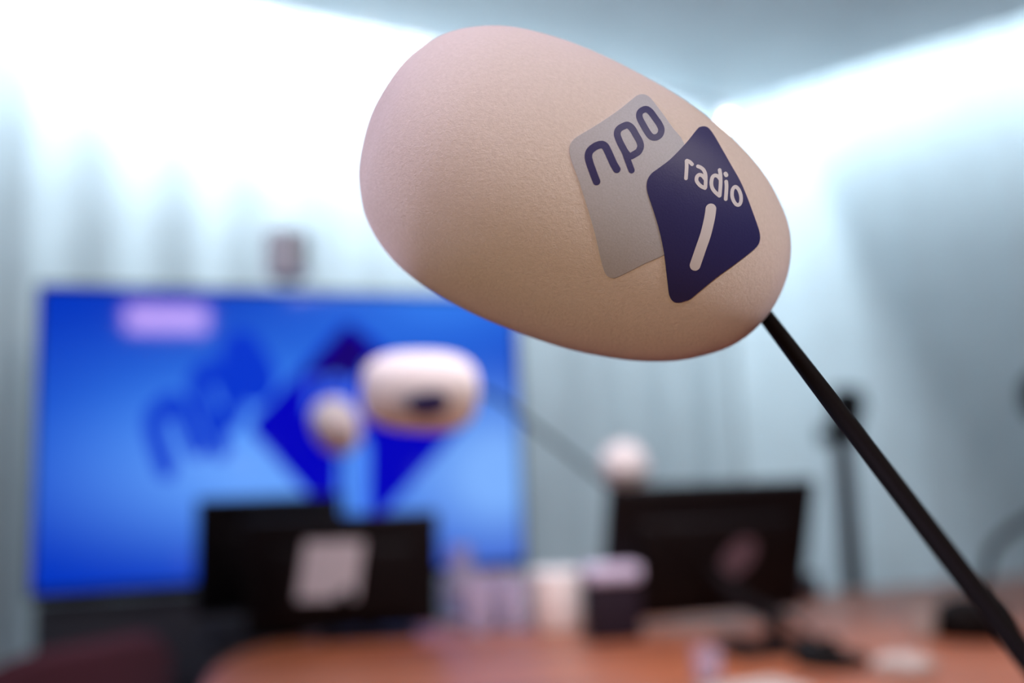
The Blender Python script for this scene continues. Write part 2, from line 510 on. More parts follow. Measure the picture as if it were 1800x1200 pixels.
# ------------------------------------------------------------------ table
TU = Vector((math.cos(math.radians(17)), math.sin(math.radians(17)), 0)); TN = Vector((-TU.y, TU.x, 0))
tc_ = TU * 1.42 + TN * 0.93
table = empty('studio_table', (tc_.x, tc_.y, 0), 'large orange-brown wooden studio table with rounded corners', 'table')
mb = MB(); N = 160
ring = []
for k in range(N):
    th = 2 * math.pi * k / N; c, s = math.cos(th), math.sin(th)
    r = (abs(c) ** 7 + abs(s) ** 7) ** (-1 / 7)
    ring.append(tc_ + TU * (c * r * 1.44) + TN * (s * r * 1.42))
prof = [(0.96, -0.045), (0.994, -0.040), (1.0, -0.030), (1.0, -0.010), (0.997, -0.002), (0.992, 0.0)]
vs = []; fs = []
for k, dz in prof:
    for p in ring:
        q = tc_ + (p - tc_) * k; vs.append((q.x, q.y, TABLE_Z + dz))
for r in range(len(prof) - 1):
    for k in range(N):
        fs.append((r * N + k, r * N + (k + 1) % N, (r + 1) * N + (k + 1) % N, (r + 1) * N + k))
fs.append(tuple(range(N))[::-1]); fs.append(tuple((len(prof) - 1) * N + k for k in range(N)))
mb.add(vs, fs); mb.build('tabletop', M['wood'], table, table.location)
for s in (-0.75, 0.75):
    c0 = tc_ + TU * s
    mb = MB(); m2 = Matrix.Translation((c0.x, c0.y, 0)) @ Matrix.Rotation(math.radians(17), 4, 'Z')
    box(mb, (0, 0, 0.35), 0.12, 1.1, 0.66, m2); box(mb, (0, 0, 0.0125), 0.5, 1.5, 0.025, m2)
    mb.build('pedestal', M['grey_plastic'], table, table.location, bevel=0.006)

# ------------------------------------------------------------------ television
zL = 0.815 * FPX / 530; zR = 0.815 * FPX / 455
Lp, Rp = P(57, 768, zL), P(917, 758, zR)
tvc = (Lp + Rp) / 2
tu = Vector((Rp.x - Lp.x, Rp.y - Lp.y, 0)); TVW = tu.length; tu.normalize()
tn = Vector((tu.y, -tu.x, 0))                       # towards the room
TVH = 0.855
TVM = Matrix((( tu.x, -tn.x, 0, tvc.x), (tu.y, -tn.y, 0, tvc.y), (0, 0, 1, tvc.z), (0, 0, 0, 1)))
tv = empty('television', (tvc.x - tn.x * .04, tvc.y - tn.y * .04, 0), 'large wall-sized television showing a blue picture with a dark diamond', 'television')
T0 = tv.location
mb = MB(); box(mb, (0, 0.022, 0), TVW, 0.040, TVH, TVM); mb.build('television_body', M['black_plastic'], tv, T0, bevel=0.004)
mb = MB(); bz = 0.011
for cx, cz, sx, sz in ((0, TVH / 2 - bz / 2, TVW, bz), (0, -TVH / 2 + 0.012, TVW, 0.024), (-TVW / 2 + bz / 2, 0, bz, TVH), (TVW / 2 - bz / 2, 0, bz, TVH)):
    box(mb, (cx, -0.001, cz), sx, 0.012, sz, TVM)
mb.build('bezel', M['black_plastic'], tv, T0, smooth=False)
scr_c = (0, 0, 0.006)
sw, sh = TVW - 2 * bz, TVH - bz - 0.024
mb = MB(); mb.add([(-sw / 2, 0, -sh / 2), (sw / 2, 0, -sh / 2), (sw / 2, 0, sh / 2), (-sw / 2, 0, sh / 2)], [(0, 1, 2, 3)])
scr = mb.build('screen', M['screen'], tv, smooth=False)
scr.matrix_local = Matrix.Translation(-T0) @ TVM @ Matrix.Translation((0, -0.0005, 0.0065))
SI = (TVM @ Matrix.Translation((0, -0.0005, 0.0065))).inverted()
def tvxy(px, py):
    o, d = SI @ CAMLOC, (SI.to_3x3() @ ray(px, py)); t = -o.y / d.y; q = o + d * t; return (q.x, q.z)
def fn_s(x, y, lift): return Vector((x, -0.0004 - lift, y))
def rounded(poly, r, n=6):
    out = []
    for i in range(len(poly)):
        a, b, c = Vector(poly[i - 1]), Vector(poly[i]), Vector(poly[(i + 1) % len(poly)])
        p0 = b + (a - b).normalized() * r; p1 = b + (c - b).normalized() * r
        for k in range(n + 1):
            t = k / n; out.append(tuple(p0 * (1 - t) ** 2 + b * 2 * t * (1 - t) + p1 * t * t))
    return out
dia = rounded([tvxy(*p) for p in ((612, 562), (434, 748), (621, 960), (822, 738))], 0.035)
filled(dia, fn_s, 0.0002, 5, 'picture_diamond', M['scr_navy'], scr, 0.0003)
dk = rounded([tvxy(*p) for p in ((612, 572), (678, 640), (640, 668), (530, 668))], 0.02)
filled(dk, fn_s, 0.0006, 5, 'picture_dark_corner', M['scr_dark'], scr, 0.0003)

# letter strokes, in the coordinates of enlarged views of the logo
N_ = [(322, 1062), (275, 940), (237, 830), (226, 765), (245, 705), (305, 655), (372, 633), (418, 650), (448, 700), (485, 780), (522, 860), (557, 920)]
P_LOOP = [(562, 510), (580, 455), (635, 420), (685, 408), (735, 445), (780, 520), (822, 595), (835, 655), (812, 712), (765, 745), (712, 768), (668, 735), (625, 665), (585, 585)]
P_STEM = [(650, 715), (680, 800), (730, 932)]
O_LOOP = [(820, 285), (840, 245), (895, 222), (945, 248), (1000, 320), (1055, 400), (1077, 462), (1060, 520), (1015, 550), (965, 545), (922, 500), (868, 410), (828, 335)]
R_ = [[(240, 545), (247, 440), (252, 340), (250, 245)], [(258, 240), (305, 262), (345, 302)]]
A2 = [[(448, 338), (500, 360), (548, 402), (578, 470), (585, 560), (580, 700)], [(575, 560), (530, 505), (475, 485), (432, 520), (425, 585), (462, 645), (515, 690), (572, 715)]]
D2 = [[(828, 405), (842, 500), (844, 650), (830, 845)], [(835, 560), (795, 512), (742, 498), (700, 535), (683, 630), (700, 715), (748, 785), (822, 850)]]
I2 = [[(942, 605), (948, 700), (935, 908)], [(930, 470), (942, 492)]]
O2 = [(1045, 790), (1062, 728), (1103, 696), (1150, 730), (1185, 800), (1202, 880), (1195, 965), (1160, 1010), (1115, 998), (1075, 945), (1048, 870)]

mb = MB()
def m_npo(x, y, l):
    q = tvxy(306 + (x - 380) * .232, 762 + (y - 830) * .262); return fn_s(q[0], q[1], l)
ribbon(mb, N_, 150, m_npo, lift=0.0002); ribbon(mb, P_LOOP, 160, m_npo, closed=True, lift=0.0002)
ribbon(mb, P_STEM, 140, m_npo, lift=0.0003); ribbon(mb, O_LOOP, 170, m_npo, closed=True, lift=0.0002)
mb.build('picture_lettering', M['scr_letters'], scr)
mb = MB()
def m_rad(x, y, l):
    q = tvxy(545 + (x - 240) * .17, 668 + (y - 0.55 * x - 100) * .17); return fn_s(q[0], q[1], l)
for st in R_ + A2 + D2 + I2: ribbon(mb, st, 66, m_rad, lift=0.0008)
ribbon(mb, O2, 62, m_rad, closed=True, lift=0.0008)
mb.build('picture_lettering', M['scr_text'], scr)
mb = MB()
def m_px(x, y, l):
    q = tvxy(x, y); return fn_s(q[0], q[1], l)
ribbon(mb, [(622, 790), (621, 840), (620, 905)], 52, m_px, lift=0.0009)
mb.build('picture_slash', M['scr_light'], scr)

# stand of the television; dark grey panel below the screen
mb = MB()
box(mb, (0, 0.06, -(tvc.z + 0.03) / 2), 0.07, 0.03, tvc.z - 0.03, TVM)
box(mb, (0, 0.06, -tvc.z + 0.02), 0.9, 0.34, 0.04, TVM)
mb.build('stand_column', M['black_metal'], tv, T0, bevel=0.003)
mb = MB(); box(mb, (-0.30, 0.06, -TVH / 2 - 0.24), 0.78, 0.03, 0.46, TVM)
mb.build('dark_panel', M['grey_plastic'], tv, T0, bevel=0.003)

# small pale camera box standing on the television
cb = P(504, 462, 2.86)
camb = empty('webcam', (cb.x, cb.y, tvc.z + TVH / 2), 'small pale lilac box camera on top edge of the television', 'camera')
m2 = Matrix.Translation((cb.x, cb.y, 0)) @ Matrix.Rotation(math.atan2(tu.y, tu.x) - math.radians(32), 4, 'Z')
zt = tvc.z + TVH / 2
mb = MB(); box(mb, (0, 0.0, zt + 0.080), 0.098, 0.085, 0.140, m2); mb.build('camera_body', mat('lilac_plastic', (0.80, 0.84, 0.95, 1), 0.6), camb, camb.location, bevel=0.008)
mb = MB(); box(mb, (0, 0.0, zt + 0.005), 0.06, 0.06, 0.012, m2); mb.build('foot', M['grey_plastic'], camb, camb.location, bevel=0.002)
mb = MB(); box(mb, (0.053, 0.0, zt + 0.080), 0.012, 0.06, 0.11, m2); mb.build('shaded_side', mat('side_shade', (0.3, 0.35, 0.37, 1), 0.6), camb, camb.location, bevel=0.002)  # grey plate paints the shade on the right side of the box

# ------------------------------------------------------------------ microphones
K = 0.362 / FPX
PR = [(-379, 0), (-378, 14), (-375, 32), (-368, 64), (-353, 113), (-336, 144), (-310, 178), (-266, 210), (-210, 234), (-135, 248), (-60, 252.5), (23, 249.5), (102, 241.5),
      (171, 227), (229, 209.5), (280, 187), (318, 163), (357, 130), (381, 98), (397, 62), (404, 32), (406.5, 14), (407, 0)]
sp = spline([Vector((a, b, 0)) for a, b in PR], 6)
foam = MB()
lathe(foam, [(max(v.y, 0) * K * 0.985, v.x * K * 0.99) for v in sp], (0, 0, 0), 160, axis=Vector((1, 0, 0)))

near = empty('table_microphone', (0, 0, 0), 'close-up microphone with big pinkish-white egg-shaped foam windscreen on black rod', 'microphone', 'foam-covered studio microphones')
ws = foam.build('windscreen', M['foam'], near)
c0 = P(998.4, 353.7, 0.362)
ux = (P(998.4 + math.cos(math.radians(24)) * 100, 353.7 + math.sin(math.radians(24)) * 100, 0.362) - c0).normalized()
toc = (CAMLOC - c0); toc = (toc - ux * toc.dot(ux)).normalized()
uz = ux.cross(-toc)                      # local y points away from the camera
EM = Matrix(((ux.x, -toc.x, uz.x, c0.x), (ux.y, -toc.y, uz.y, c0.y), (ux.z, -toc.z, uz.z, c0.z), (0, 0, 0, 1)))
EI = EM.inverted()
bm = bmesh.new(); bm.from_mesh(ws.data); bvh = BVHTree.FromBMesh(bm); bm.free()
oC = EI @ CAMLOC
def egg_px(px, py, lift):
    d = (EI.to_3x3() @ ray(px, py)).normalized()
    h = bvh.ray_cast(oC, d)
    if h[0] is None:
        h = bvh.find_nearest(oC + d * 0.34)
        return h[0] + h[1] * lift
    n = Vector((0, h[0].y, h[0].z)).normalized() * 0.5 + h[1]
    return h[0] + h[1].normalized() * lift
def cropfn(ox, oy, s):
    return lambda x, y, l: egg_px(ox + x / s, oy + y / s, l)
GREY = [(60, 350), (64, 325), (78, 305), (100, 287), (200, 227), (300, 160), (375, 100), (400, 82), (428, 77), (452, 86), (475, 108), (530, 180), (580, 250), (632, 322),
        (640, 450), (610, 700), (580, 840), (530, 880), (450, 915), (380, 950), (320, 980), (285, 993), (260, 990), (241, 972), (228, 940), (210, 870), (190, 780), (165, 690), (140, 610), (110, 515), (80, 435), (64, 385)]
NAVY = [(698, 252), (712, 243), (730, 240), (748, 245), (765, 262), (790, 300), (830, 370), (870, 440), (910, 510), (945, 590), (975, 670), (1000, 740), (1010, 780), (1008, 812), (992, 840),
        (950, 875), (880, 928), (800, 985), (720, 1050), (665, 1095), (640, 1106), (615, 1113), (590, 1113), (570, 1100), (559, 1075), (552, 1020), (545, 960), (535, 880), (515, 780), (490, 690), (460, 600), (448, 560), (446, 530), (451, 502), (468, 474),
        (500, 450), (560, 405), (620, 345), (660, 300)]
def dens(pl, n=3):
    return [(v.x, v.y) for v in spline([Vector((a, b, 0)) for a, b in pl], n, True)]
f2 = cropfn(980, 140, 2.857)
st1 = filled(dens(GREY), f2, 0.00035, 16, 'logo_sticker', M['grey_vinyl'], ws, 0.0006); st1['label'] = 'grey sticker lettered npo'
st2 = filled(dens(NAVY), f2, 0.00060, 16, 'logo_sticker', M['navy_vinyl'], ws, 0.0010); st2['label'] = 'navy sticker lettered radio'
fA = cropfn(1000, 160, 6.667); fB = cropfn(1180, 260, 10.0); fC = cropfn(1180, 340, 7.5)
mb = MB(); l0 = 0.00040
ribbon(mb, N_, 90, fA, lift=l0); ribbon(mb, P_LOOP, 80, fA, closed=True, lift=l0)
ribbon(mb, P_STEM, 74, fA, lift=l0 + 0.00003); ribbon(mb, O_LOOP, 76, fA, closed=True, lift=l0)
let1 = mb.build('lettering', M['navy_vinyl'], ws, recalc=False)
mb = MB(); l0 = 0.00065
for q, st in enumerate(R_ + A2 + D2 + I2): ribbon(mb, st, 64 if q < 7 else 72, fB, lift=l0 + 0.00002 * (q % 2))
ribbon(mb, O2, 62, fB, closed=True, lift=l0)
ribbon(mb, [(508, 208), (490, 330), (440, 540), (375, 730), (303, 940)], 140, fC, lift=l0)
let2 = mb.build('lettering', M['print_white'], ws, recalc=False)
ws.matrix_local = EM

def mic_base(root, at):
    mb = MB(); lathe(mb, [(0, 0), (0.058, 0), (0.062, 0.004), (0.060, 0.014), (0.030, 0.022), (0.014, 0.030), (0.010, 0.045), (0.0, 0.047)], (at.x, at.y, TABLE_Z), 48)
    return mb.build('base', M['black_metal'], root, root.location)
# near stem
s0, s1 = P(1338, 545, 0.368), P(1800, 1150, 0.228)
dr = (s1 - s0)
s_in = s0 - dr.normalized() * 0.035
s2 = s0 + dr * 1.9
bp = Vector((s2.x + 0.015, s2.y - 0.01, TABLE_Z))
near.location = bp
ws.matrix_local = Matrix.Translation(-bp) @ EM
mb = MB(); pts = [s_in, s0, s0 + dr * .5, s1, s0 + dr * 1.4, s0 + dr * 1.75, Vector((bp.x - .004, bp.y + .006, TABLE_Z + 0.09)), Vector((bp.x, bp.y, TABLE_Z + 0.03))]
pts = spline(pts, 10)
tube(mb, pts, 0.00285, 24)
mb.build('gooseneck', M['black_metal'], near, near.location)
mic_base(near, bp)

def far_mic(px, py, z, axis, roll, stem_pts, base, label, rs=0.0035, scale=1.0):
    """copies the windscreen with its stickers onto another stand; axis = world direction of the stem end"""
    ctr = P(px, py, z)
    r = empty('table_microphone', (base.x, base.y, TABLE_Z), label, 'microphone', 'foam-covered studio microphones')
    ax = Vector(axis).normalized(); tc = (CAMLOC - ctr); tc = (tc - ax * tc.dot(ax)).normalized()
    up = ax.cross(-tc)
    R = Matrix(((ax.x, -tc.x, up.x), (ax.y, -tc.y, up.y), (ax.z, -tc.z, up.z))).to_4x4()
    MM = Matrix.Translation(ctr) @ R @ Matrix.Rotation(math.radians(roll), 4, 'X') @ Matrix.Scale(scale, 4)
    w = ws.copy(); C.objects.link(w); w.parent = r; w.matrix_local = Matrix.Translation(-r.location) @ MM
    for ch in ws.children:
        c = ch.copy(); C.objects.link(c); c.parent = w
    e = ctr + ax * 0.070 * scale
    pts = spline([ctr + ax * 0.05, e] + [Vector(p) for p in stem_pts] + [Vector((base.x, base.y, TABLE_Z + 0.10)), Vector((base.x, base.y, TABLE_Z + 0.03))], 10)
    mb = MB(); tube(mb, pts, rs, 16); mb.build('gooseneck', M['black_metal'], r, r.location)
    mic_base(r, base)
    return r
camx = (CM.to_3x3() @ Vector((1, 0, 0))); camy = CM.to_3x3() @ Vector((0, 1, 0)); camz = CM.to_3x3() @ Vector((0, 0, -1))
b1 = on_z(1462, 1168, TABLE_Z)
mid = empty('table_microphone', (b1.x, b1.y, TABLE_Z), 'microphone with broad loaf-shaped windscreen, blurred before the blue television', 'microphone', 'foam-covered studio microphones')
mc = P(738, 688, 1.22)
ax = (camx * 1.0 - camy * 0.04 + camz * 0.15).normalized(); tc = (CAMLOC - mc); tc = (tc - ax * tc.dot(ax)).normalized(); up = ax.cross(-tc)
MM = Matrix(((ax.x, -tc.x, up.x, mc.x), (ax.y, -tc.y, up.y, mc.y), (ax.z, -tc.z, up.z, mc.z), (0, 0, 0, 1)))
mb = MB(); pr = []
for k in range(61):
    a = -math.pi / 2 + math.pi * k / 60; x = math.copysign(abs(math.sin(a)) ** 0.75, a); r = max(math.cos(a), 0) ** 0.62
    pr.append((r * 0.049 * (1 + 0.04 * x), x * 0.071))
lathe(mb, pr, (0, 0, 0), 96, axis=Vector((1, 0, 0)))
w2 = mb.build('windscreen', M['foam'], mid); w2.matrix_local = Matrix.Translation(-mid.location) @ MM
bm = bmesh.new(); bm.from_mesh(w2.data); bv2 = BVHTree.FromBMesh(bm); bm.free(); MI = MM.inverted()
def mid_px(x, y, l):
    h = bv2.ray_cast(MI @ CAMLOC, (MI.to_3x3() @ ray(x, y)).normalized()); return h[0] + h[1] * l
filled(dens([(692, 702), (716, 688), (748, 686), (764, 700), (746, 718), (706, 720)], 4), mid_px, 0.0004, 6, 'logo_sticker', M['grey_vinyl'], w2, 0.0006)['label'] = 'small grey sticker'
filled(dens([(716, 704), (748, 688), (780, 690), (790, 710), (766, 730), (728, 728)], 4), mid_px, 0.0007, 6, 'logo_sticker', M['navy_vinyl'], w2, 0.0008)['label'] = 'small navy sticker'
mb = MB(); tube(mb, spline([mc + ax * .05, mc + ax * .085, P(930, 742, 1.28), P(1090, 868, 1.40), P(1290, 1018, 1.56), P(1440, 1125, 1.66), Vector((b1.x, b1.y, TABLE_Z + 0.03))], 10), 0.0032, 16)
mb.build('gooseneck', M['black_metal'], mid, mid.location)
mic_base(mid, b1)
b2 = on_z(612, 1105, TABLE_Z)
far_mic(592, 750, 2.05, Vector((0.1, 0.9, -0.5)), 150, [P(604, 800, 2.20), P(610, 900, 2.25), P(611, 1000, 2.25)], b2,
        'small round foam-covered microphone left of the bigger blurred one, above the left monitors', scale=0.92)
b3 = on_z(1120, 1110, TABLE_Z)
far_mic(1100, 824, 2.2, Vector((0.25, 0.9, -0.45)), 150, [P(1118, 880, 2.36), P(1135, 980, 2.42)], b3 + Vector((0.07, 0.25, 0)),
        'small foam-covered microphone behind the top left corner of the right monitor', scale=0.96)

# ------------------------------------------------------------------ monitors seen from behind
def monitor(label, top_c, z, wid, hei, yaw, tilt, base_px, badge=None):
    """top_c: pixel of the centre of the top edge"""
    tp = P(top_c[0], top_c[1], z)
    R = Matrix.Rotation(math.radians(yaw), 4, 'Z') @ Matrix.Rotation(math.radians(tilt), 4, 'X')
    MM = Matrix.Translation(tp) @ R       # local: x along, y away from us, z up; origin top centre
    bc = MM @ Vector((0, -0.02, -hei * 0.75))
    b = on_z(base_px[0], base_px[1], TABLE_Z) if base_px else Vector((bc.x, bc.y, TABLE_Z))
    r = empty('computer_monitor', (b.x, b.y, TABLE_Z), label, 'monitor', 'monitors seen from behind')
    mb = MB(); box(mb, (0, 0.012, -hei / 2), wid, 0.022, hei, MM); mb.build('panel', M['black_plastic'], r, r.location, bevel=0.006)
    mb = MB(); box(mb, (0, -0.012, -hei * 0.55), wid * 0.72, 0.030, hei * 0.62, MM); mb.build('rear_housing', M['black_plastic'], r, r.location, bevel=0.009)
    mb = MB(); box(mb, (0, 0.0235, -hei / 2), wid - .02, 0.001, hei - .02, MM)
    mb.build('display_glass', mat('dark_display', (0.01, 0.01, 0.014, 1), 0.15), r, r.location, smooth=False)
    mb = MB(); joint = MM @ Vector((0, -0.025, -hei * 0.6))
    tube(mb, spline([joint, Vector(((joint.x + b.x) / 2, (joint.y + b.y) / 2 , (joint.z + TABLE_Z) / 2 + 0.01)), Vector((b.x, b.y, TABLE_Z + 0.06)), Vector((b.x, b.y, TABLE_Z + 0.016))], 8), 0.017, 20)
    0 and print('LAMP monitor', label[:20], (MM @ Vector((0, 0, -hei))).z, bc, b)
    mb.build('neck', M['black_plastic'], r, r.location)
    mb = MB(); m2 = Matrix.Translation((b.x, b.y, TABLE_Z)) @ Matrix.Rotation(math.radians(yaw), 4, 'Z')
    box(mb, (0, 0, 0.007), 0.20, 0.13, 0.014, m2); mb.build('base', M['black_plastic'], r, r.location, bevel=0.005)
    return r, MM
mA, MA = monitor('taller black monitor behind, its left half sticking out beside the labelled monitor', (478, 876), 2.30, 0.330, 0.280, 20, 18, (445, 1122))
mB, MBm = monitor('black monitor seen from behind with a pale square sheet stuck on it', (600, 908), 2.06, 0.400, 0.245, 8, 14, (650, 1120))
mC, MCm = monitor('black monitor on the right with a small faint round badge', (1260, 852), 2.05, 0.462, 0.295, 14, 20, (1362, 1144))
# pale sheet on monitor B
def on_plane(MX, y, px, py):
    I = MX.inverted(); o = I @ CAMLOC; d = I.to_3x3() @ ray(px, py); t = (y - o.y) / d.y; return o + d * t
q = [on_plane(MBm, -0.0275, *p) for p in ((537, 952), (640, 950), (626, 1052), (522, 1054))]
mb = MB(); vs = [MBm @ v for v in q] + [MBm @ (v + Vector((0, -0.0006, 0))) for v in q]
mb.add(vs, [(0, 1, 2, 3), (7, 6, 5, 4), (0, 4, 5, 1), (1, 5, 6, 2), (2, 6, 7, 3), (3, 7, 4, 0)])
o = mb.build('paper_sheet', M['paper'], mB, mB.location, smooth=False); o['label'] = 'pale square paper sheet'
c = on_plane(MCm, -0.0278, 1297, 980)
mb = MB(); vs = []; fs = []
for k in range(40):
    th = 2 * math.pi * k / 40; e1, e2 = math.cos(th) * .048, math.sin(th) * .030
    a = math.radians(50)
    vs.append(MCm @ (c + Vector((e1 * math.cos(a) - e2 * math.sin(a), 0, e1 * math.sin(a) + e2 * math.cos(a)))))
for k in range(40): vs.append(vs[k] + (MCm.to_3x3() @ Vector((0, -0.0006, 0))))
mb.add(vs, [tuple(range(40)), tuple(range(40, 80))[::-1]] + [(k, (k + 1) % 40, 40 + (k + 1) % 40, 40 + k) for k in range(40)])
o = mb.build('badge', mat('dull_mauve', (0.13, 0.09, 0.125, 1), 0.5), mC, mC.location, smooth=False); o['label'] = 'faint mauve oval badge'

# ------------------------------------------------------------------ things on the table
def T(px, py): return on_z(px, py, TABLE_Z)
def glass(px, py, r, h, label, taper=0.86):
    p = T(px, py)
    o = MB(); w = 0.0022
    pr = [(0, 0), (r * taper, 0), (r * (taper + .02), 0.002), (r, h), (r - w, h), (r * taper - w, 0.008), (0, 0.008)]
    lathe(o, pr, p, 48)
    g = o.build('drinking_glass', M['glass'], origin=p); tag(g, label, 'glass', 'clear drinking glasses beside the white cup')
    return g
glass(842, 1112, 0.036, 0.115, 'clear drinking glass in front, left of the white cup')
glass(903, 1106, 0.034, 0.112, 'clear drinking glass touching the left side of the white cup')
glass(870, 1090, 0.034, 0.112, 'clear drinking glass behind the other two glasses')
p = T(812, 1080)
mb = MB(); lathe(mb, [(0, 0), (0.038, 0), (0.046, 0.01), (0.048, 0.07), (0.030, 0.115), (0.026, 0.135), (0.032, 0.165), (0.0298, 0.165), (0.0235, 0.135), (0.0275, 0.113), (0.0455, 0.068), (0.043, 0.012), (0, 0.008)], p, 48)
tag(mb.build('carafe', M['glass'], origin=p), 'tall clear glass carafe behind the drinking glasses, right of the labelled monitor', 'carafe')
p = T(980, 1105)
cup = empty('paper_cup', p, 'tall white cup standing between the glasses and the dark box', 'cup')
mb = MB(); lathe(mb, [(0, 0.001), (0.048, 0.001), (0.050, 0.004), (0.056, 0.117), (0.0545, 0.117), (0.0485, 0.006), (0, 0.006)], p, 56)
mb.build('cup_body', M['ceramic'], cup, p)
mb = MB(); lathe(mb, [(0.0565, 0.111), (0.0580, 0.113), (0.0580, 0.120), (0.055, 0.123), (0.0, 0.123), (0, 0.119), (0.0545, 0.119)], p, 56)
mb.build('lid', M['ceramic'], cup, p)
p = T(1078, 1124)
bx = empty('storage_box', p, 'dark box with a pale lilac lid left of the right monitor', 'box')
m2 = Matrix.Translation(p) @ Matrix.Rotation(math.radians(12), 4, 'Z')
mb = MB(); box(mb, (0, 0.0, 0.060), 0.106, 0.062, 0.116, m2); mb.build('box_body', mat('dark_mauve', (0.012, 0.007, 0.014, 1), 0.6, spec=0.2), bx, p, bevel=0.004)
mb = MB(); box(mb, (0, 0.0, 0.131), 0.112, 0.068, 0.032, m2); mb.build('lid', mat('lilac_lid', (0.46, 0.42, 0.56, 1), 0.4), bx, p, bevel=0.008)

p = T(1625, 1122)
mb = MB(); lathe(mb, [(0, 0), (0.018, 0), (0.025, 0.05), (0.024, 0.05), (0.0172, 0.002), (0, 0.002)], p, 40)
tag(mb.build('small_cup', M['dull_paper'], origin=p), 'small whitish cup left of the black arm base', 'cup')
# crumpled napkin
p = T(1590, 1182); rnd = random.Random(5)
bmn = bmesh.new(); bmesh.ops.create_icosphere(bmn, subdivisions=3, radius=1)
for v in bmn.verts:
    k = 1 + 0.22 * math.sin(v.co.x * 5 + 1) * math.cos(v.co.y * 6) + rnd.uniform(-.05, .05)
    v.co = Vector((v.co.x * .045 * k, v.co.y * .030 * k, max(v.co.z, -0.6) * .018 * k + .0105))
me = bpy.data.meshes.new('napkin'); bmn.to_mesh(me); bmn.free(); me.materials.append(M['dull_paper'])
o = bpy.data.objects.new('napkin', me); C.objects.link(o); o.location = p
tag(o, 'crumpled pale napkin lying on the table at the lower right', 'napkin')
# sheet of paper and little glass at the lower edge
p = T(1325, 1214)
m2 = Matrix.Translation(p) @ Matrix.Rotation(math.radians(25), 4, 'Z')
mb = MB(); box(mb, (0, 0, 0.001), 0.15, 0.105, 0.002, m2)
tag(mb.build('paper_sheet', M['dull_paper'], origin=p, smooth=False), 'pale sheet of paper flat on the table in front of the right monitor', 'paper')
p = T(1245, 1196)
mb = MB(); r, h = 0.024, 0.05
lathe(mb, [(0, 0), (r * .85, 0), (r, h), (r - .002, h), (r * .8, 0.006), (0, 0.006)], p, 40)
tag(mb.build('tumbler', M['glass'], origin=p), 'small clear tumbler at the bottom edge left of the pale sheet', 'glass')
# black puck, speaker, cable things
# burgundy swivel chair at the left end of the table
cp = P(165, 1150, 1.95)
chair = empty('swivel_chair', (cp.x, cp.y, 0), 'dark burgundy low-backed chair at the lower left, beyond the table end', 'chair')
ch0 = chair.location
m2 = Matrix.Translation((cp.x, cp.y, 0)) @ Matrix.Rotation(math.radians(62), 4, 'Z')
mb = MB(); box(mb, (0, 0.24, 0.445), 0.47, 0.45, 0.07, m2); mb.build('seat', M['burgundy'], chair, ch0, bevel=0.028)
mb = MB(); nb = 24; vs = []; fs = []
for k in range(nb + 1):
    a = -1 + 2 * k / nb
    y0 = 0.07 * a * a - 0.01; top = 0.765 - 0.05 * abs(a) ** 4; bot = 0.50
    for yy in (y0 - 0.025, y0 + 0.025):
        for zz in (bot, (bot + top) / 2, top - 0.01): vs.append(m2 @ Vector((a * 0.23, yy, zz)))
    vs.append(m2 @ Vector((a * 0.23, y0, top + 0.006)))
for k in range(nb):
    o, q = k * 7, (k + 1) * 7
    ringi = [0, 1, 2, 6, 5, 4, 3]
    for r_ in range(7):
        a1, a2 = ringi[r_], ringi[(r_ + 1) % 7]; fs.append((o + a1, o + a2, q + a2, q + a1))
fs.append(tuple([0, 1, 2, 6, 5, 4, 3])); fs.append(tuple(nb * 7 + t for t in [3, 4, 5, 6, 2, 1, 0]))
mb.add(vs, fs); mb.build('backrest', M['burgundy'], chair, ch0)
for sx in (-1, 1):
    mb = MB(); tube(mb, spline([m2 @ Vector((sx * 0.20, 0.12, 0.43)), m2 @ Vector((sx * 0.265, 0.14, 0.50)), m2 @ Vector((sx * 0.265, 0.16, 0.66)), m2 @ Vector((sx * 0.26, 0.26, 0.68)), m2 @ Vector((sx * 0.26, 0.36, 0.67))], 8), 0.016, 16)
    mb.build('armrest', M['black_plastic'], chair, ch0)
mb = MB(); tube(mb, [m2 @ Vector((0, 0.24, 0.42)), m2 @ Vector((0, 0.24, 0.09))], 0.025, 20); mb.build('column', M['black_metal'], chair, ch0)
mb = MB(); box(mb, (0, 0.02, 0.46), 0.07, 0.03, 0.16, m2); mb.build('back_bracket', M['black_plastic'], chair, ch0)
for k in range(5):
    a = 2 * math.pi * k / 5 + 0.3; e = m2 @ Vector((0.29 * math.cos(a), 0.24 + 0.29 * math.sin(a), 0.065)); c0_ = m2 @ Vector((0, 0.24, 0.10))
    mb = MB(); tube(mb, [c0_, e], [0.022, 0.014], 14); leg = mb.build('base_leg', M['black_metal'], chair, ch0)
    mb = MB(); lathe(mb, [(0, -0.012), (0.027, -0.012), (0.027, 0.012), (0, 0.012)], (e.x, e.y, 0.028), 20, axis=Vector((math.cos(a), math.sin(a), 0))); mb.build('caster', M['black_plastic'], leg, (0, 0, 0)).location = (0, 0, 0)
    leg.children[0].data.transform(Matrix.Translation(-ch0))
p = T(1408, 1050)
m2 = Matrix.Translation(p) @ Matrix.Rotation(math.radians(20), 4, 'Z')
mb = MB(); box(mb, (0, 0, 0.028), 0.085, 0.05, 0.056, m2)
tag(mb.build('desk_box', M['grey_plastic'], origin=p, bevel=0.006), 'small dark grey box on the far table edge right of the right monitor', 'box')

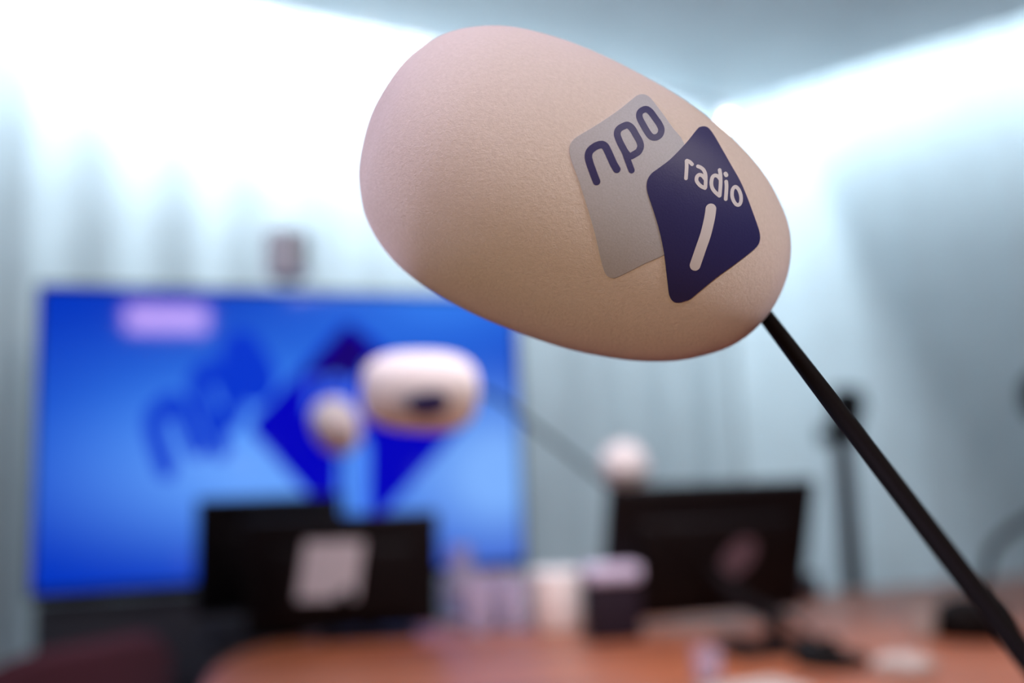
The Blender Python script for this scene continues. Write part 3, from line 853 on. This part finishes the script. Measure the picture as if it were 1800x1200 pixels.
# curved black arm on a heavy base at the right
b = T(1705, 1118)
arm = empty('curved_arm_microphone', b, 'black curved arm rising from a heavy base at the right edge', 'microphone')
mb = MB(); lathe(mb, [(0, 0), (0.066, 0), (0.069, 0.006), (0.066, 0.046), (0.040, 0.066), (0.016, 0.074), (0, 0.074)], b, 48)
mb.build('base', M['black_metal'], arm, b)
zb = 2.0
mb = MB(); tube(mb, spline([b + Vector((0.02, 0, 0.066)), P(1735, 1000, 1.99), P(1742, 968, 1.99), P(1768, 938, 1.99), P(1810, 912, 2.0), P(1870, 880, 2.0), P(1900, 830, 2.0), P(1880, 760, 2.0), P(1850, 720, 2.0)], 8), 0.0085, 20)
mb.build('gooseneck', M['black_metal'], arm, b)
mb = MB(); a0 = P(1832, 700, 2.0); lathe(mb, [(0, -0.052), (0.024, -0.046), (0.040, -0.02), (0.043, 0.01), (0.034, 0.04), (0.015, 0.056), (0, 0.06)], a0, 36)
mb.build('foam_cover', M['black_plastic'], arm, b)

# grey pole with a dark head behind the table
pb = P(1490, 900, 3.05)
pole = empty('pole_stand', (pb.x, pb.y, 0), 'grey upright pole with a small dark head, behind the table on the right', 'stand')
mb = MB(); top = P(1486, 772, 3.05).z; tube(mb, [(pb.x, pb.y, 0.02), (pb.x, pb.y, top)], 0.030, 28); mb.build('pole', M['grey_plastic'], pole, pole.location)
mb = MB(); lathe(mb, [(0, 0), (0.17, 0), (0.17, 0.012), (0.04, 0.025), (0, 0.025)], (pb.x, pb.y, 0), 48); mb.build('foot_plate', M['grey_plastic'], pole, pole.location)
mb = MB(); m2 = Matrix.Translation((pb.x, pb.y, top)) @ Matrix.Rotation(math.radians(20), 4, 'Z')
box(mb, (0.0, 0, 0.02), 0.085, 0.07, 0.05, m2); box(mb, (-0.055, -0.01, 0.015), 0.055, 0.05, 0.05, m2)
mb.build('clamp', M['black_plastic'], pole, pole.location, bevel=0.008)
mb = MB(); m3 = m2 @ Matrix.Rotation(math.radians(8), 4, 'Y'); box(mb, (0.012, 0, 0.105), 0.075, 0.08, 0.115, m3)
mb.build('camera_head', M['black_plastic'], pole, pole.location, bevel=0.012)
mb = MB(); lathe(mb, [(0.0, 0), (0.024, 0), (0.024, 0.03), (0.018, 0.032), (0, 0.028)], m3 @ Vector((0.012, -0.04, 0.105)), 28, axis=Vector((0.1, -1, 0)).normalized())
mb.build('lens', M['black_metal'], pole, pole.location)

# made-up stand and housing for the fill added behind the viewer
sl = empty('added_fill_lamp', (SOFT.x, SOFT.y, 0), 'square fill light on a tripod, added unseen behind the viewer', 'lamp')
q = Matrix.Translation(SOFT) @ aim(SOFT, SOFT_AIM).to_matrix().to_4x4()
mb = MB(); box(mb, (0, 0, 0.045), 0.54, 0.44, 0.07, q); mb.build('lamp_housing', M['black_metal'], sl, sl.location, bevel=0.01)
mb = MB(); pz = q @ Vector((0, 0, 0.08)); tube(mb, spline([pz, Vector((SOFT.x, SOFT.y - .04, SOFT.z - 0.20)), Vector((SOFT.x, SOFT.y, 0.8)), Vector((SOFT.x, SOFT.y, 0.35))], 8), 0.014, 16)
mb.build('pole', M['black_metal'], sl, sl.location)
for k in range(3):
    a = 2 * math.pi * k / 3
    mb = MB(); tube(mb, [(SOFT.x, SOFT.y, 0.5), (SOFT.x + .38 * math.cos(a), SOFT.y + .38 * math.sin(a), 0.012)], 0.011, 12)
    mb.build('leg', M['black_metal'], sl, sl.location)

# lamp on the back wall, seen mirrored in the television
Mn = (TVM.to_3x3() @ Vector((0, -1, 0))).normalized()
d = ray(294, 560).normalized(); hit = TVM @ (lambda o, dd: o + dd * (-o.y / dd.y))(TVM.inverted() @ CAMLOC, TVM.inverted().to_3x3() @ d)
rd = d - Mn * 2 * d.dot(Mn)
tt = (-1.9 - hit.y) / rd.y
lp = hit + rd * tt
print('LAMP', lp, 'hit', hit, 'room x', CEIL_PLAN[4], 'near base', bp, 'tv', tvc, TVW)
lampz = min(lp.z, CEIL - 0.12)
lamp = empty('panel_lamp', (lp.x, lp.y, CEIL), 'rectangular pink-white panel lamp hanging from ceiling behind the viewer', 'lamp')
dist = (hit - CAMLOC).length + (lp - hit).length
lw, lh = 128 / FPX * dist, 40 / FPX * dist
ang = math.atan2(rd.y, rd.x) + math.pi / 2
m2 = Matrix.Translation((lp.x, lp.y, lampz)) @ Matrix.Rotation(ang, 4, 'Z')
mb = MB(); box(mb, (0, -0.03, 0), lw + .03, 0.05, lh + .03, m2); mb.build('lamp_housing', M['steel'], lamp, lamp.location, bevel=0.004)
mb = MB(); box(mb, (0, 0.0, 0), lw, 0.012, lh, m2); mb.build('diffuser', emission('pink_white_glow', (1.0, 0.60, 0.80, 1), 15), lamp, lamp.location, smooth=False)
for s in (-.3, .3):
    mb = MB(); tube(mb, [m2 @ Vector((s * lw, -0.03, lh / 2)), (lambda v: Vector((v.x, v.y, CEIL)))(m2 @ Vector((s * lw, -0.03, lh / 2)))], 0.004, 10)
    mb.build('hanger', M['steel'], lamp, lamp.location)
